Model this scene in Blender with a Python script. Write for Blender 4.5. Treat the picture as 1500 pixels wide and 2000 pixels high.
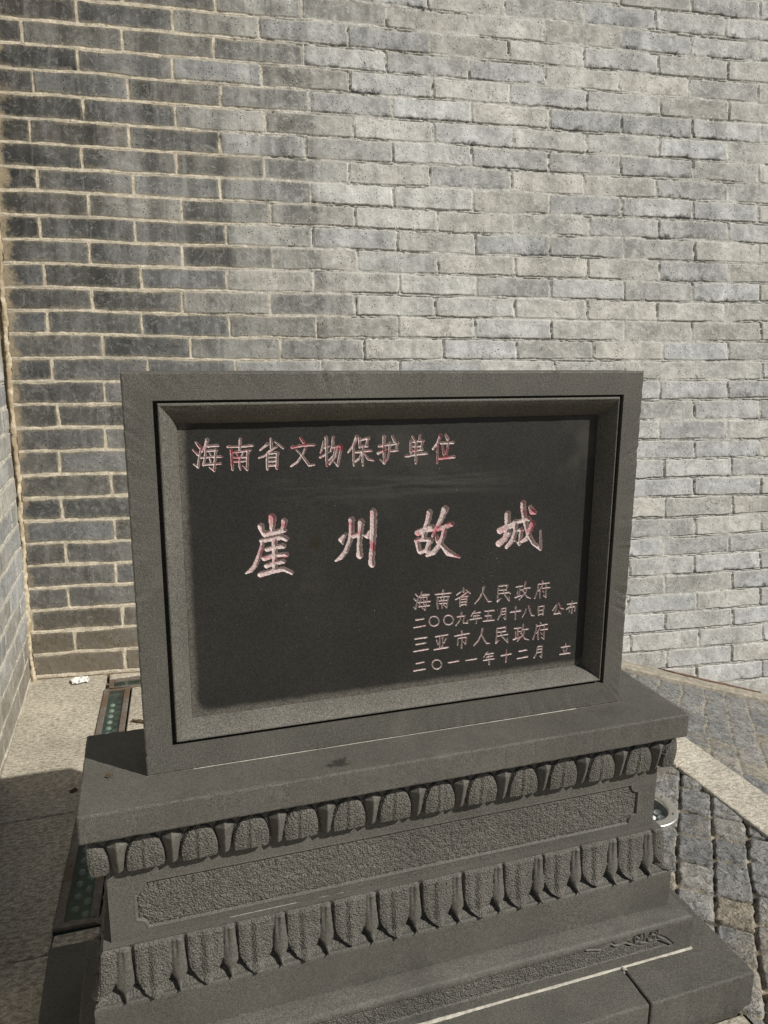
import bpy, bmesh, math, random
import numpy as np
from mathutils import Matrix, Vector
for o in list(bpy.data.objects):
    bpy.data.objects.remove(o)
SC = bpy.context.scene
COL = SC.collection
# ---------------------------------------------------------------- camera
cam_d = bpy.data.cameras.new("camera"); cam = bpy.data.objects.new("camera", cam_d); COL.objects.link(cam)
cam_d.sensor_fit = 'HORIZONTAL'; cam_d.sensor_width = 36.0; cam_d.lens = 34.9215
cam_d.clip_start = 0.05; cam_d.clip_end = 500
cam.matrix_world = Matrix(((0.9516321643, 0.0587458812, -0.3015711280, 0.0300668),
                           (-0.3071889741, 0.1997599839, -0.9304466041, -1.2934058),
                           (0.0055819380, 0.9780822411, 0.2081441128, 1.4082952),
                           (0, 0, 0, 1)))
SC.camera = cam
# ---------------------------------------------------------------- light
SUN_AZ, SUN_EL = 132.4, 38.5            # clockwise from +Y, degrees
world = bpy.data.worlds.new("World"); SC.world = world; world.use_nodes = True
wn = world.node_tree.nodes; bg = wn["Background"]
sky = wn.new("ShaderNodeTexSky"); sky.sky_type = 'NISHITA'; sky.sun_disc = False
sky.air_density = 0.7; sky.dust_density = 0.4; sky.sun_elevation = math.radians(SUN_EL); sky.sun_rotation = math.radians(SUN_AZ)
world.node_tree.links.new(sky.outputs[0], bg.inputs[0]); bg.inputs[1].default_value = 0.05
sun_d = bpy.data.lights.new("sun", 'SUN'); sun = bpy.data.objects.new("sun", sun_d); COL.objects.link(sun)
sun_d.energy = 5.0; sun_d.angle = math.radians(0.5); sun_d.color = (1.0, 0.962, 0.895)
_a, _e = math.radians(SUN_AZ), math.radians(SUN_EL)
_d = Vector((math.sin(_a) * math.cos(_e), math.cos(_a) * math.cos(_e), math.sin(_e)))
sun.rotation_euler = _d.to_track_quat('Z', 'Y').to_euler(); sun.location = (6, -6, 6)
SC.view_settings.view_transform = 'Standard'; SC.view_settings.look = 'None'
SC.view_settings.gamma = 1; SC.view_settings.exposure = 0.0
# ---------------------------------------------------------------- noise helpers (numpy)
def h2(i, j, seed):
    i = np.asarray(i).astype(np.int64).astype(np.uint64); j = np.asarray(j).astype(np.int64).astype(np.uint64)
    h = (i * np.uint64(374761393) + j * np.uint64(668265263) + np.uint64(seed * 974634553 + 12345)) & np.uint64(0xffffffff)
    h = ((h ^ (h >> np.uint64(13))) * np.uint64(1274126177)) & np.uint64(0xffffffff)
    h = ((h ^ (h >> np.uint64(15))) * np.uint64(2246822519)) & np.uint64(0xffffffff)
    h = h ^ (h >> np.uint64(16))
    return h.astype(np.float64) / 4294967295.0
def vn(x, y, seed=0):
    x, y = np.broadcast_arrays(np.asarray(x, float), np.asarray(y, float))
    i = np.floor(x); j = np.floor(y); f = x - i; g = y - j
    f = f * f * (3 - 2 * f); g = g * g * (3 - 2 * g)
    a = h2(i, j, seed); b = h2(i + 1, j, seed); c = h2(i, j + 1, seed); d = h2(i + 1, j + 1, seed)
    return a + (b - a) * f + (c - a) * g + (a - b - c + d) * f * g
def fbm(x, y, seed=0, n=3):
    s = 0; a = 1.0; t = 0
    for k in range(n):
        s = s + a * vn(x * 2 ** k, y * 2 ** k, seed + 17 * k); t += a; a *= .5
    return s / t - .5
def sst(a, b, x):
    t = np.clip((x - a) / (b - a), 0, 1); return t * t * (3 - 2 * t)
# ---------------------------------------------------------------- object helpers
def link(name, me, mat, parent=None, smooth=True):
    me.name = name
    ob = bpy.data.objects.new(name, me); COL.objects.link(ob)
    if mat is not None: me.materials.append(mat)
    if parent is not None: ob.parent = parent
    if smooth: me.shade_smooth()
    else: me.shade_flat()
    return ob
def raw_mesh(V, F, attrs=None):
    """V (n,3); F (m,4) quads"""
    me = bpy.data.meshes.new("m"); V = np.asarray(V, np.float32); F = np.asarray(F, np.int32)
    n, m = len(V), len(F)
    me.vertices.add(n); me.vertices.foreach_set("co", V.ravel())
    me.loops.add(m * 4); me.loops.foreach_set("vertex_index", F.ravel())
    me.polygons.add(m); me.polygons.foreach_set("loop_start", np.arange(0, m * 4, 4, dtype=np.int32))
    me.update(calc_edges=True)
    for k, a in (attrs or {}).items():
        a = np.asarray(a, np.float32)
        if a.ndim == 1:
            at = me.attributes.new(k, 'FLOAT', 'POINT'); at.data.foreach_set("value", a)
        else:
            at = me.attributes.new(k, 'FLOAT_VECTOR', 'POINT'); at.data.foreach_set("vector", a.ravel())
    me.validate(); return me
def grid_faces(r, c, flip=False):
    i = np.arange(r * c).reshape(r, c)
    q = np.stack([i[:-1, :-1], i[:-1, 1:], i[1:, 1:], i[1:, :-1]], -1).reshape(-1, 4)
    return q[:, ::-1] if flip else q
class Acc:
    """collects grids into one mesh"""
    def __init__(s): s.V = []; s.F = []; s.A = {}; s.n = 0
    def grid(s, P, flip=False, **attrs):
        r, c = P.shape[:2]; s.F.append(grid_faces(r, c, flip) + s.n); s.V.append(P.reshape(-1, 3))
        for k, a in attrs.items():
            a = np.asarray(a); a = np.broadcast_to(a, (r, c) + ((3,) if a.ndim == 3 or (a.ndim == 1 and a.shape == (3,)) else ()))
            s.A.setdefault(k, []).append(a.reshape((r * c,) + a.shape[2:]))
        s.n += r * c
    def quad(s, *pts, **at): s.grid(np.array([[pts[0], pts[1]], [pts[3], pts[2]]], float), **at)
    def mesh(s):
        n = s.n; at = {}
        for k, l in s.A.items():
            a = np.concatenate(l)
            if len(a) == n: at[k] = a
        return raw_mesh(np.concatenate(s.V), np.concatenate(s.F), at)
def wear(bm, amp=.0009, seed=0):
    """break up long straight arrises with small nicks"""
    ed = [e for e in bm.edges if e.calc_length() > .15]
    bmesh.ops.subdivide_edges(bm, edges=ed, cuts=150, use_grid_fill=True)
    vs = list(bm.verts); co = np.array([v.co for v in vs]); t = co[:, 0] + 1.7 * co[:, 1]
    lo, hi = co.min(0), co.max(0); c = (lo + hi) / 2
    chip = np.maximum(vn(t * 28, co[:, 2] * 3, seed) - .80, 0) * 5 * np.maximum(vn(t * 90, co[:, 2] * 3, seed + 1) - .3, 0)
    d = (vn(t * 70, co[:, 2] * 9, seed + 2) - .5) * amp + chip * amp * 3.2
    near = np.minimum(co - lo, hi - co) < .006
    sel = near.sum(1) >= 2
    for v, s_, k, q in zip(vs, sel, near, d):
        if s_:
            for a in range(3):
                if k[a]: v.co[a] += q * (1 if v.co[a] < c[a] else -1)
def bm_link(bm, name, mat, parent=None, smooth=False):
    bmesh.ops.recalc_face_normals(bm, faces=bm.faces)
    me = bpy.data.meshes.new(name); bm.to_mesh(me); bm.free()
    return link(name, me, mat, parent, smooth)
def prism(bm, poly, z0, z1, bev=0.0, seg=2):
    """poly: list of (x,y) (ccw), vertical prism, edges bevelled"""
    lo = [bm.verts.new((x, y, z0)) for x, y in poly]; hi = [bm.verts.new((x, y, z1)) for x, y in poly]
    n = len(poly); fs = [bm.faces.new(hi), bm.faces.new(lo[::-1])]
    for i in range(n): fs.append(bm.faces.new((lo[i], lo[(i + 1) % n], hi[(i + 1) % n], hi[i])))
    if bev:
        ed = set(e for f in fs for e in f.edges)
        bmesh.ops.bevel(bm, geom=list(ed), offset=bev, segments=seg, profile=.5, affect='EDGES')
def box(bm, x0, x1, y0, y1, z0, z1, bev=0.0, seg=2):
    prism(bm, [(x0, y0), (x1, y0), (x1, y1), (x0, y1)], z0, z1, bev, seg)
def thing(name, label, cat, loc, group=None):
    o = bpy.data.objects.new(name, None); COL.objects.link(o); o.location = loc; o.empty_display_size = .1
    o['label'] = label; o['category'] = cat
    if group: o['group'] = group
    return o
def adopt(root, *obs):
    bpy.context.view_layer.update()
    for o in obs:
        o.parent = root; o.matrix_parent_inverse = Matrix.Translation(-Vector(root.location))
def struct(o): o['kind'] = 'structure'; return o
# ---------------------------------------------------------------- material helpers
class M:
    def __init__(s, name, rough=.8, spec=.5):
        s.m = bpy.data.materials.new(name); s.m.use_nodes = True; s.t = s.m.node_tree
        s.b = s.t.nodes["Principled BSDF"]; s.b.inputs['Roughness'].default_value = rough
        s.b.inputs['Specular IOR Level'].default_value = spec
    def n(s, typ, ins=None, **kw):
        x = s.t.nodes.new("ShaderNode" + typ)
        for k, v in kw.items(): setattr(x, k, v)
        for k, v in (ins or {}).items(): s.put(x.inputs[k], v)
        return x
    def put(s, sock, v):
        if isinstance(v, bpy.types.NodeSocket): s.t.links.new(v, sock)
        elif isinstance(v, (tuple, list)) and len(v) == 3 and sock.type == 'RGBA': sock.default_value = (*v, 1)
        else: sock.default_value = v
    def attr(s, name, out='Vector'): return s.n('Attribute', attribute_name=name).outputs[out]
    def obj(s): return s.n('TexCoord').outputs['Object']
    def xyz(s, v): return s.n('SeparateXYZ', {0: v}).outputs
    def noise(s, v, scale, detail=3, rough=.55, dist=0.0, vec=None):
        if vec is not None: v = s.n('VectorMath', {0: v, 1: vec}, operation='MULTIPLY').outputs[0]
        return s.n('TexNoise', {'Vector': v, 'Scale': scale, 'Detail': detail, 'Roughness': rough, 'Distortion': dist}).outputs['Fac']
    def ramp(s, v, a, b, lo=0.0, hi=1.0):
        return s.n('MapRange', {0: v, 1: a, 2: b, 3: lo, 4: hi}, interpolation_type='SMOOTHSTEP').outputs[0]
    def math(s, op, a, b=0.0, c=None):
        d = {0: a, 1: b}
        if c is not None: d[2] = c
        return s.n('Math', d, operation=op).outputs[0]
    def mix(s, f, a, b, blend='MIX'):
        x = s.n('Mix', data_type='RGBA', blend_type=blend)
        s.put(x.inputs[0], f); s.put(x.inputs[6], a); s.put(x.inputs[7], b); return x.outputs[2]
    def mul(s, c, f):      # colour * scalar
        return s.n('VectorMath', {0: c, 'Scale': f}, operation='SCALE').outputs[0]
    def color(s, c): s.put(s.b.inputs['Base Color'], c)
    def bump(s, h, dist, strength=1.0, prev=None):
        d = {'Height': h, 'Distance': dist, 'Strength': strength}
        if prev is not None: d['Normal'] = prev
        return s.n('Bump', d).outputs[0]
    def normal(s, x): s.put(s.b.inputs['Normal'], x)
#---MATERIALS---
def mat_brick(name, left=True):
    m = M(name, .92, .2); st = m.attr('st'); br = m.attr('br'); bl = m.attr('bl')
    sd, r1, r2 = m.xyz(br); bu, bv, _ = m.xyz(bl); sx, sz, _ = m.xyz(st)
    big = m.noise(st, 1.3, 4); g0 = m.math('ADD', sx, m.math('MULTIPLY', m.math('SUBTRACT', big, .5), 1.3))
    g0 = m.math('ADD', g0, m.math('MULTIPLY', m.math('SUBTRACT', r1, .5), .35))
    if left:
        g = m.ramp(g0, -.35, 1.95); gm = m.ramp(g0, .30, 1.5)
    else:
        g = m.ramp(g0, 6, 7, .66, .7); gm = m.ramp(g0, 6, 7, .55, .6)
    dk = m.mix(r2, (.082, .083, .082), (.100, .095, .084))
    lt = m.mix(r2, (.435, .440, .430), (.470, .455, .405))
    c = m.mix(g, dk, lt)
    c = m.mul(c, m.ramp(r1, 0, 1, .84, 1.13))
    blot = m.noise(st, 9, 5, .65, .5); c = m.mul(c, m.ramp(blot, .28, .72, .74, 1.22))
    mid = m.noise(st, 34, 4, .7, .4); c = m.mul(c, m.ramp(mid, .28, .72, .88, 1.12))
    fine = m.noise(st, 120, 4, .75); c = m.mul(c, m.ramp(fine, .25, .75, .84, 1.15))
    # pale wash and dark runs hanging down the face
    rs = m.ramp(sx, .8, 1.9, 1.0, .40)
    run = m.noise(st, 1, 4, .62, .3, vec=(22, 3.0, 1)); run2 = m.noise(st, 1, 4, .65, .25, vec=(52, 5, 1)); run3 = m.noise(st, 1, 3, .6, .2, vec=(7, .7, 1))
    up = m.ramp(sz, .9, 1.9)
    c = m.mul(c, m.math('ADD', 1.0, m.math('MULTIPLY', m.ramp(run3, .34, .66, -.46, .25), m.math('MULTIPLY', rs, m.math('ADD', m.math('MULTIPLY', up, .75), .25)))))
    c = m.mix(m.math('MULTIPLY', rs, m.ramp(run, .54, .72, 0, .55)), c, m.mix(g, (.185, .185, .178), (.53, .52, .47)))
    c = m.mix(m.math('MULTIPLY', rs, m.ramp(run, .44, .28, 0, .60)), c, m.mix(g, (.040, .039, .038), (.22, .215, .20)))
    c = m.mix(m.math('MULTIPLY', rs, m.ramp(run2, .57, .72, 0, .45)), c, m.mix(g, (.17, .168, .16), (.54, .53, .48)))
    c = m.mix(m.math('MULTIPLY', rs, m.ramp(run2, .42, .28, 0, .40)), c, m.mix(g, (.042, .041, .040), (.20, .195, .18)))
    # pale crust in wandering rims
    rim = m.math('ABSOLUTE', m.math('SUBTRACT', m.noise(st, 14, 5, .6, .8), .5))
    c = m.mix(m.math('MULTIPLY', m.ramp(rim, .035, .0, 0, .55), m.ramp(mid, .40, .60)), c, m.mix(g, (.22, .215, .20), (.60, .59, .54)))
    # lime bloom creeping in from the joints
    edge = m.math('ADD', sd, m.math('MULTIPLY', m.math('SUBTRACT', m.noise(st, 36, 5, .7), .5), .055))
    c = m.mix(m.ramp(edge, .014, -.004, 0, .55), c, m.mix(gm, (.29, .255, .185), (.50, .485, .43)))
    # black growth on the lower edge of some bricks, more to the upper right
    pick = m.math('MULTIPLY', m.ramp(r2, .48, .30), m.ramp(g0, .7, 1.6))
    alg = m.math('ADD', bv, m.math('MULTIPLY', m.noise(st, 17, 5, .75), 1.5))
    pick = m.math('MULTIPLY', pick, m.ramp(m.math('ADD', m.noise(st, 1.6, 3), m.math('MULTIPLY', m.ramp(sz, 1.6, 2.9), .24)), .44, .60))
    c = m.mix(m.math('MULTIPLY', m.ramp(alg, 1.0, .62), pick), c, (.055, .055, .05))
    # soot flecks along cracks
    sf = m.math('MULTIPLY', m.ramp(m.noise(st, 75, 5, .75, .5), .56, .66), m.ramp(m.noise(st, 5, 4, .7), .48, .62))
    c = m.mix(m.math('MULTIPLY', sf, .7), c, (.07, .068, .062))
    # earth stain near the foot
    foot = m.math('MULTIPLY', m.ramp(m.math('ADD', sz, m.math('MULTIPLY', blot, .35)), .62, .12), m.ramp(sx, 2.0, .6))
    c = m.mix(m.math('MULTIPLY', foot, .65), c, (.17, .135, .085))
    # pin holes
    vo = m.n('TexVoronoi', {'Vector': st, 'Scale': 80.0}).outputs['Distance']
    pit = m.math('MULTIPLY', m.ramp(vo, .22, .12), m.ramp(m.noise(st, 13, 3), .46, .56))
    c = m.mix(pit, c, (.035, .034, .03))
    # mortar
    mn = m.noise(st, 30, 4, .65); mo = m.mix(gm, (.55, .49, .385), (.50, .49, .445))
    mo = m.mul(mo, m.ramp(mn, .25, .75, .66, 1.20))
    mo = m.mix(m.ramp(m.noise(st, 55, 5, .75), .54, .68, 0, .75), mo, m.mix(gm, (.25, .205, .14), (.19, .185, .17)))
    mo = m.mix(m.ramp(m.noise(st, 4, 3, .6), .55, .68, 0, .6), mo, m.mix(gm, (.27, .25, .20), (.34, .335, .31)))
    mo = m.mul(mo, m.ramp(fine, .2, .8, .80, 1.18))
    if left:     # mortar wiped over the bricks in the inner corner
        cs = m.math('ADD', sx, m.math('MULTIPLY', m.noise(st, 12, 4, .7), .16))
        mo_c = m.mix(m.noise(st, 20, 4, .7), (.19, .155, .10), (.46, .38, .26))
        c = m.mix(m.ramp(cs, -.085, -.125, 0, .8), c, mo_c)
    j = m.math('ADD', sd, m.math('MULTIPLY', m.math('SUBTRACT', m.noise(st, 60, 5, .75), .5), .012))
    k = m.ramp(j, -.0012, .0014)
    m.color(m.mix(k, mo, c))
    hgt = m.math('ADD', m.math('MULTIPLY', fine, 1.0), m.math('MULTIPLY', pit, -1.8))
    hgt = m.math('ADD', hgt, m.math('MULTIPLY', m.noise(st, 260, 2), .6)); hgt = m.math('ADD', hgt, m.math('MULTIPLY', mid, 1.5))
    m.normal(m.bump(hgt, .0017, .9)); return m.m
def mat_stone(name, base=(.101, .0960, .0830), rough_attr=False, dirt=True, grain=1.0, gloss=.62):
    """fine grained dark grey granite, sawn; with a 'tex' attribute the faces that are point tooled"""
    m = M(name, gloss, .22); p = m.obj()
    g1 = m.noise(p, 620, 2, .6); g2 = m.noise(p, 210, 3, .6); cl = m.noise(p, 5, 5, .65, .3); st = m.noise(p, 1.6, 3)
    f = m.math('MULTIPLY', m.ramp(g1, .34, .66, 1 - .46 * grain, 1 + .46 * grain), m.ramp(g2, .3, .7, 1 - .14 * grain, 1 + .14 * grain))
    f = m.math('MULTIPLY', f, m.ramp(cl, .28, .72, .86, 1.12)); f = m.math('MULTIPLY', f, m.ramp(st, .3, .7, .90, 1.08))
    c = m.mul(base, f)
    vo = m.n('TexVoronoi', {'Vector': p, 'Scale': 120.0}).outputs['Distance']
    c = m.mix(m.math('MULTIPLY', m.ramp(vo, .10, .05), m.ramp(m.noise(p, 9, 2), .55, .68)), c, (.24, .23, .20))
    if dirt:
        d = m.noise(p, 3.1, 5, .65, .6); c = m.mix(m.ramp(d, .55, .72, 0, .55), c, (.048, .046, .041))
        sp = m.n('VectorMath', {0: m.n('VectorMath', {0: p, 1: (.345, -.058, .655)}, operation='SUBTRACT').outputs[0], 1: (1.0, 1.5, 1.0)}, operation='MULTIPLY').outputs[0]
        sp = m.n('VectorMath', {0: sp}, operation='LENGTH').outputs['Value']; sp = m.math('ADD', sp, m.math('MULTIPLY', m.math('SUBTRACT', m.noise(p, 42, 4, .65, .6), .5), .075))
        c = m.mix(m.ramp(sp, .024, .014, 0, .75), c, (.022, .021, .018))
        d2 = m.noise(p, 8.5, 4, .7, .3); c = m.mix(m.ramp(d2, .56, .72, 0, .30), c, (.155, .145, .12))
    h = m.math('ADD', g1, m.math('MULTIPLY', g2, .6)); nrm = m.bump(h, .0004, .5)
    if rough_attr:
        tx = m.attr('tex', 'Fac')
        w = m.noise(p, 330, 2, .5, .2); v2 = m.n('TexVoronoi', {'Vector': p, 'Scale': 290.0}).outputs['Distance']
        hh = m.math('MULTIPLY', m.math('ADD', m.math('MULTIPLY', v2, -1.0), m.math('MULTIPLY', w, 1.1)), tx)
        nrm = m.bump(hh, .0024, 1.0, nrm)
        cr = m.mul(c, m.ramp(m.math('SUBTRACT', w, m.math('MULTIPLY', v2, .5)), -.1, .45, .82, 1.30))
        c = m.mix(tx, c, cr)
    m.color(c); m.normal(nrm); return m.m
def mat_panel():
    m = M("panel_honed_stone", .5, .25); p = m.obj(); pol = m.attr('pol', 'Fac')
    edge = m.math('ADD', pol, m.math('MULTIPLY', m.math('SUBTRACT', m.noise(p, 30, 4, .7), .5), .010))
    k = m.ramp(edge, -.004, .010)
    g1 = m.noise(p, 420, 2, .6); cl = m.noise(p, 4, 4, .6); g2 = m.noise(p, 120, 3, .6)
    dark = m.mul((.026, .0248, .0222), m.math('MULTIPLY', m.ramp(g1, .3, .7, .72, 1.28), m.ramp(cl, .3, .7, .85, 1.15)))
    raw = m.mul((.098, .091, .076), m.math('MULTIPLY', m.ramp(g1, .3, .7, .6, 1.4), m.ramp(g2, .3, .7, .85, 1.15)))
    c = m.mix(k, raw, dark)
    # chalky rubbed haze below the heading, dust and nicks
    x, y, z = m.xyz(p)
    hz = m.math('MULTIPLY', m.ramp(m.math('ABSOLUTE', m.math('SUBTRACT', z, 1.163)), .045, .0), m.ramp(m.noise(p, 1, 5, .7, .4, vec=(5, 7, 60)), .40, .70))
    hz = m.math('MULTIPLY', hz, m.math('MULTIPLY', m.ramp(x, .18, .32), m.ramp(x, .82, .60)))
    c = m.mix(m.math('MULTIPLY', hz, .17), c, (.20, .195, .18))
    sp = m.noise(p, 2.3, 4, .7, .5); c = m.mix(m.ramp(sp, .58, .74, 0, .16), c, (.15, .14, .12))
    vo = m.n('TexVoronoi', {'Vector': p, 'Scale': 85.0}).outputs['Distance']
    c = m.mix(m.math('MULTIPLY', m.ramp(vo, .075, .04), m.ramp(m.noise(p, 6, 3, .7), .52, .64)), c, (.42, .40, .36))
    blot = m.n('VectorMath', {0: p, 1: (.327, .035, 1.062)}, operation='DISTANCE').outputs['Value']
    c = m.mix(m.ramp(m.math('ADD', blot, m.math('MULTIPLY', m.noise(p, 60, 3), .012)), .024, .012, 0, .7), c, (.022, .019, .010))
    m.color(c); m.put(m.b.inputs['Roughness'], m.ramp(k, 0, 1, .75, .46))
    m.normal(m.bump(m.math('ADD', g1, g2), .0005, .5)); return m.m
def mat_paint(name, red):
    """worn red paint in the cut letters over bare pale stone"""
    m = M(name, .75, .3); p = m.obj(); dp = m.attr('dp', 'Fac')
    g1 = m.noise(p, 380, 3, .7)
    bare = m.mul((.46, .41, .375), m.ramp(g1, .3, .7, .62, 1.25))
    pk = m.mix(m.noise(p, 70, 3, .6), bare, m.mul((.58, .43, .425), m.ramp(g1, .3, .7, .75, 1.2)))
    rd = m.mul((.45, .11, .135), m.ramp(g1, .3, .7, .7, 1.2))
    w = m.noise(p, 26, 4, .62, .3)
    m.color(m.mix(m.ramp(w, red, red + .16, 0, .8), pk, rd))
    m.normal(m.bump(g1, .0012, .8)); return m.m
def mat_granite(name, lo=(.27, .24, .185), hi=(.56, .51, .41)):
    m = M(name, .9, .25); p = m.obj()
    a = m.noise(p, 1, 4, .65, .3, vec=(55, 110, 60)); b = m.noise(p, 190, 3, .7); d = m.noise(p, 3.2, 4, .6)
    c = m.mix(m.ramp(a, .33, .66), lo, hi); c = m.mul(c, m.ramp(b, .25, .75, .62, 1.30)); c = m.mul(c, m.ramp(d, .3, .7, .80, 1.15))
    c = m.mix(m.ramp(m.noise(p, 1.4, 5, .65, .5), .55, .70, 0, .35), c, (.12, .105, .08))
    m.color(c); m.normal(m.bump(m.math('ADD', a, b), .002, .8)); return m.m
def mat_sett(name, sandy=.0):
    m = M(name, .88, .3); p = m.obj(); br = m.attr('br'); sd, r1, r2 = m.xyz(br)
    n1 = m.noise(p, 26, 4, .65, .4); n2 = m.noise(p, 150, 3, .7); n3 = m.noise(p, 2.5, 3)
    c = m.mix(r1, (.165, .165, .160), (.255, .248, .230)); c = m.mix(m.ramp(r2, .95, .98, 0, .6), c, (.30, .25, .18))
    c = m.mul(c, m.ramp(n1, .3, .7, .74, 1.24)); c = m.mul(c, m.ramp(n2, .25, .75, .72, 1.28))
    vein = m.math('ABSOLUTE', m.math('SUBTRACT', m.noise(p, 20, 4, .6, 1.2), .5)); c = m.mix(m.ramp(vein, .022, .0, 0, .5), c, (.07, .068, .062))
    sand = m.mul(m.mix(n1, (.27, .23, .165), (.41, .365, .28)), m.ramp(n2, .3, .7, .7, 1.2))
    earth = m.mix(n1, (.05, .045, .035), (.10, .085, .06))
    jm = m.mix(m.ramp(m.noise(p, 9, 4, .65), .47 - sandy, .60 - sandy), earth, sand)
    moss = m.math('MULTIPLY', m.ramp(m.noise(p, 7, 4, .7), .62, .70), .8); jm = m.mix(moss, jm, (.07, .085, .025))
    e = m.math('ADD', sd, m.math('MULTIPLY', m.math('SUBTRACT', m.noise(p, 45, 4, .7), .5), .014))
    c = m.mix(m.ramp(e, .001, -.003), c, jm)
    c = m.mix(m.math('MULTIPLY', m.ramp(n3, .50, .66), .35 + sandy), c, m.mul((.33, .28, .19), m.ramp(n2, .3, .7, .7, 1.2)))
    m.color(c); m.normal(m.bump(m.math('ADD', m.math('ADD', n1, m.math('MULTIPLY', n2, .7)), m.math('MULTIPLY', m.ramp(vein, .02, 0), -.5)), .006, 1.0)); return m.m
def mat_plain(name, col, var=.25, scale=60, rough=.7, metal=0.0, stain=None, bump=.001):
    m = M(name, rough, .4); p = m.obj(); n1 = m.noise(p, scale, 4, .65); n2 = m.noise(p, scale * .12, 4, .6, .4)
    c = m.mul(col, m.ramp(n1, .25, .75, 1 - var, 1 + var))
    if stain: c = m.mix(m.ramp(n2, .45, .62), c, stain)
    m.b.inputs['Metallic'].default_value = metal
    m.color(c); m.normal(m.bump(n1, bump, .7)); return m.m
def mat_glass(name, tint, rough=.12):
    m = M(name); t = m.t; out = t.nodes["Material Output"]
    tr = m.n('BsdfTransparent', {'Color': tint}); gl = m.n('BsdfGlossy', {'Color': (.9, .95, .92), 'Roughness': rough})
    df = m.n('BsdfDiffuse', {'Color': (.10, .13, .115)}); d0, d1 = (.06, .22) if rough > .1 else (.0, .03)
    fr = m.ramp(m.n('LayerWeight', {'Blend': .5}).outputs['Facing'], .45, 1.0, .03, .45)
    a = m.n('MixShader', {0: m.ramp(m.noise(m.obj(), 40, 4, .7), .3, .75, d0, d1), 1: tr.outputs[0], 2: df.outputs[0]})
    b = m.n('MixShader', {0: fr, 1: a.outputs[0], 2: gl.outputs[0]})
    t.links.new(b.outputs[0], out.inputs['Surface']); return m.m
GZ = 0.0
MB = mat_brick("grey_brick_weathered"); MBL = mat_brick("grey_brick_side", False)
MS = mat_stone("dark_granite"); MT = mat_stone("dark_granite_tooled", rough_attr=True)
MC = mat_stone("dark_granite_sloped", base=(.120, .113, .096), dirt=False, grain=1.15)
MP = mat_panel(); MRH = mat_paint("worn_red_letters", .49); MRT = mat_paint("worn_red_title", .50); MRD = mat_paint("worn_pale_letters", .56)
MG = mat_granite("pale_granite"); MK = mat_granite("kerb_granite", (.34, .31, .25), (.60, .55, .455))
MSE = mat_sett("sett_stone"); MSR = mat_sett("sett_stone_sandy", .14)
MMO = mat_plain("lime_mortar", (.42, .395, .335), .3, 70, .9, bump=.003)
MRU = mat_plain("rusted_frame", (.15, .135, .115), .35, 50, .7, 0.0, (.125, .082, .052), .002)
MST = mat_plain("brushed_steel", (.60, .58, .53), .15, 90, .38, .9, None, .0004)
MEA = mat_plain("packed_earth", (.22, .19, .14), .4, 25, .95, bump=.01)
MGL = mat_glass("green_glass", (.90, .945, .92)); MGC = mat_glass("clear_glass", (.97, .985, .98), .06)
MBK = mat_plain("housing_green", (.045, .066, .060), .3, 40, .6)
MLE = mat_plain("lens_white", (.38, .41, .38), .15, 30, .25)
MLC = mat_plain("lens_clear_white", (.85, .85, .83), .05, 30, .12)
MTI = mat_plain("white_tissue", (.62, .61, .58), .05, 60, .9)
MLF = mat_plain("dry_leaf", (.09, .065, .035), .3, 80, .9)
MRS = mat_plain("grey_strip_rusty", (.27, .24, .19), .35, 35, .85, 0, None, .003)
#---GROUND---
def ramp_z(x): return np.where(np.asarray(x, float) > 1.85, -.295 * (np.minimum(x, 7.0) - 1.85), 0.0)
gx = np.array([-70, -20, -6, -2, 0, 1.9, 2.5, 3.5, 5, 7.0, 12, 30, 70.]); gy = np.array([-70, -20, -6, -2, 0, 2, 4, 10, 30, 70.])
X, Y = np.meshgrid(gx, gy); Zg = ramp_z(X) - .03
struct(link("ground", raw_mesh(np.stack([X, Y, Zg], -1).reshape(-1, 3), grid_faces(*X.shape)), MEA))
# granite paving with a slot left open for the long light
def xl(y): return -.253 + (y - .472) * .0462
def xr(y): return xl(y) + .106
bm = bmesh.new(); G = .0022
def slab(poly, dz=0.0): prism(bm, poly, -.06, dz, .004, 1)
slab([(-.9, .985 + G), (xl(.985) - G, .985 + G), (xl(1.885) - G, 1.885), (-.178 - G, 2.3), (-.9, 2.3)])
slab([(-.9, .40), (xl(.40) - G, .40), (xl(.985) - G, .985 - G), (-.9, .985 - G)], .001)
slab([(-.9, -.30 + G), (-.16, -.30 + G), (-.16, .40 - G), (-.9, .40 - G)])
slab([(-.9, -1.2 + G), (-.16 - G, -1.2 + G), (-.16 - G, -.30 - G), (-.9, -.30 - G)], -.001)
slab([(xr(.47) + G, .47), (.55, .47), (.55, 1.878), (xr(1.878) + G, 1.878)])
slab([(.55 + 2 * G, .47), (1.21, .47), (1.21, 1.878), (.55 + 2 * G, 1.878)], .001)
slab([(-.178 + G, 1.992), (1.3, 1.992), (1.3, 2.3), (-.178 + G, 2.3)])
slab([(1.105, 1.878 + G), (1.3, 1.878 + G), (1.3, 1.992 - G), (1.105, 1.992 - G)])
slab([(xl(.40), .40 + G), (-.145, .40 + G), (-.145, .462), (xl(.46), .462)], -.003)
slab([(-.16 + G, -1.2), (.6, -1.2), (.6, -.235), (-.16 + G, -.235)])
slab([(.6 + 2 * G, -1.2), (1.205, -1.2), (1.205, -.235), (.6 + 2 * G, -.235)], -.001)
slab([(1.205 + 2 * G, -1.2), (1.73, -1.2), (1.73, -.325), (1.205 + 2 * G, -.325)], -.002)
struct(bm_link(bm, "pavement", MG))
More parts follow.
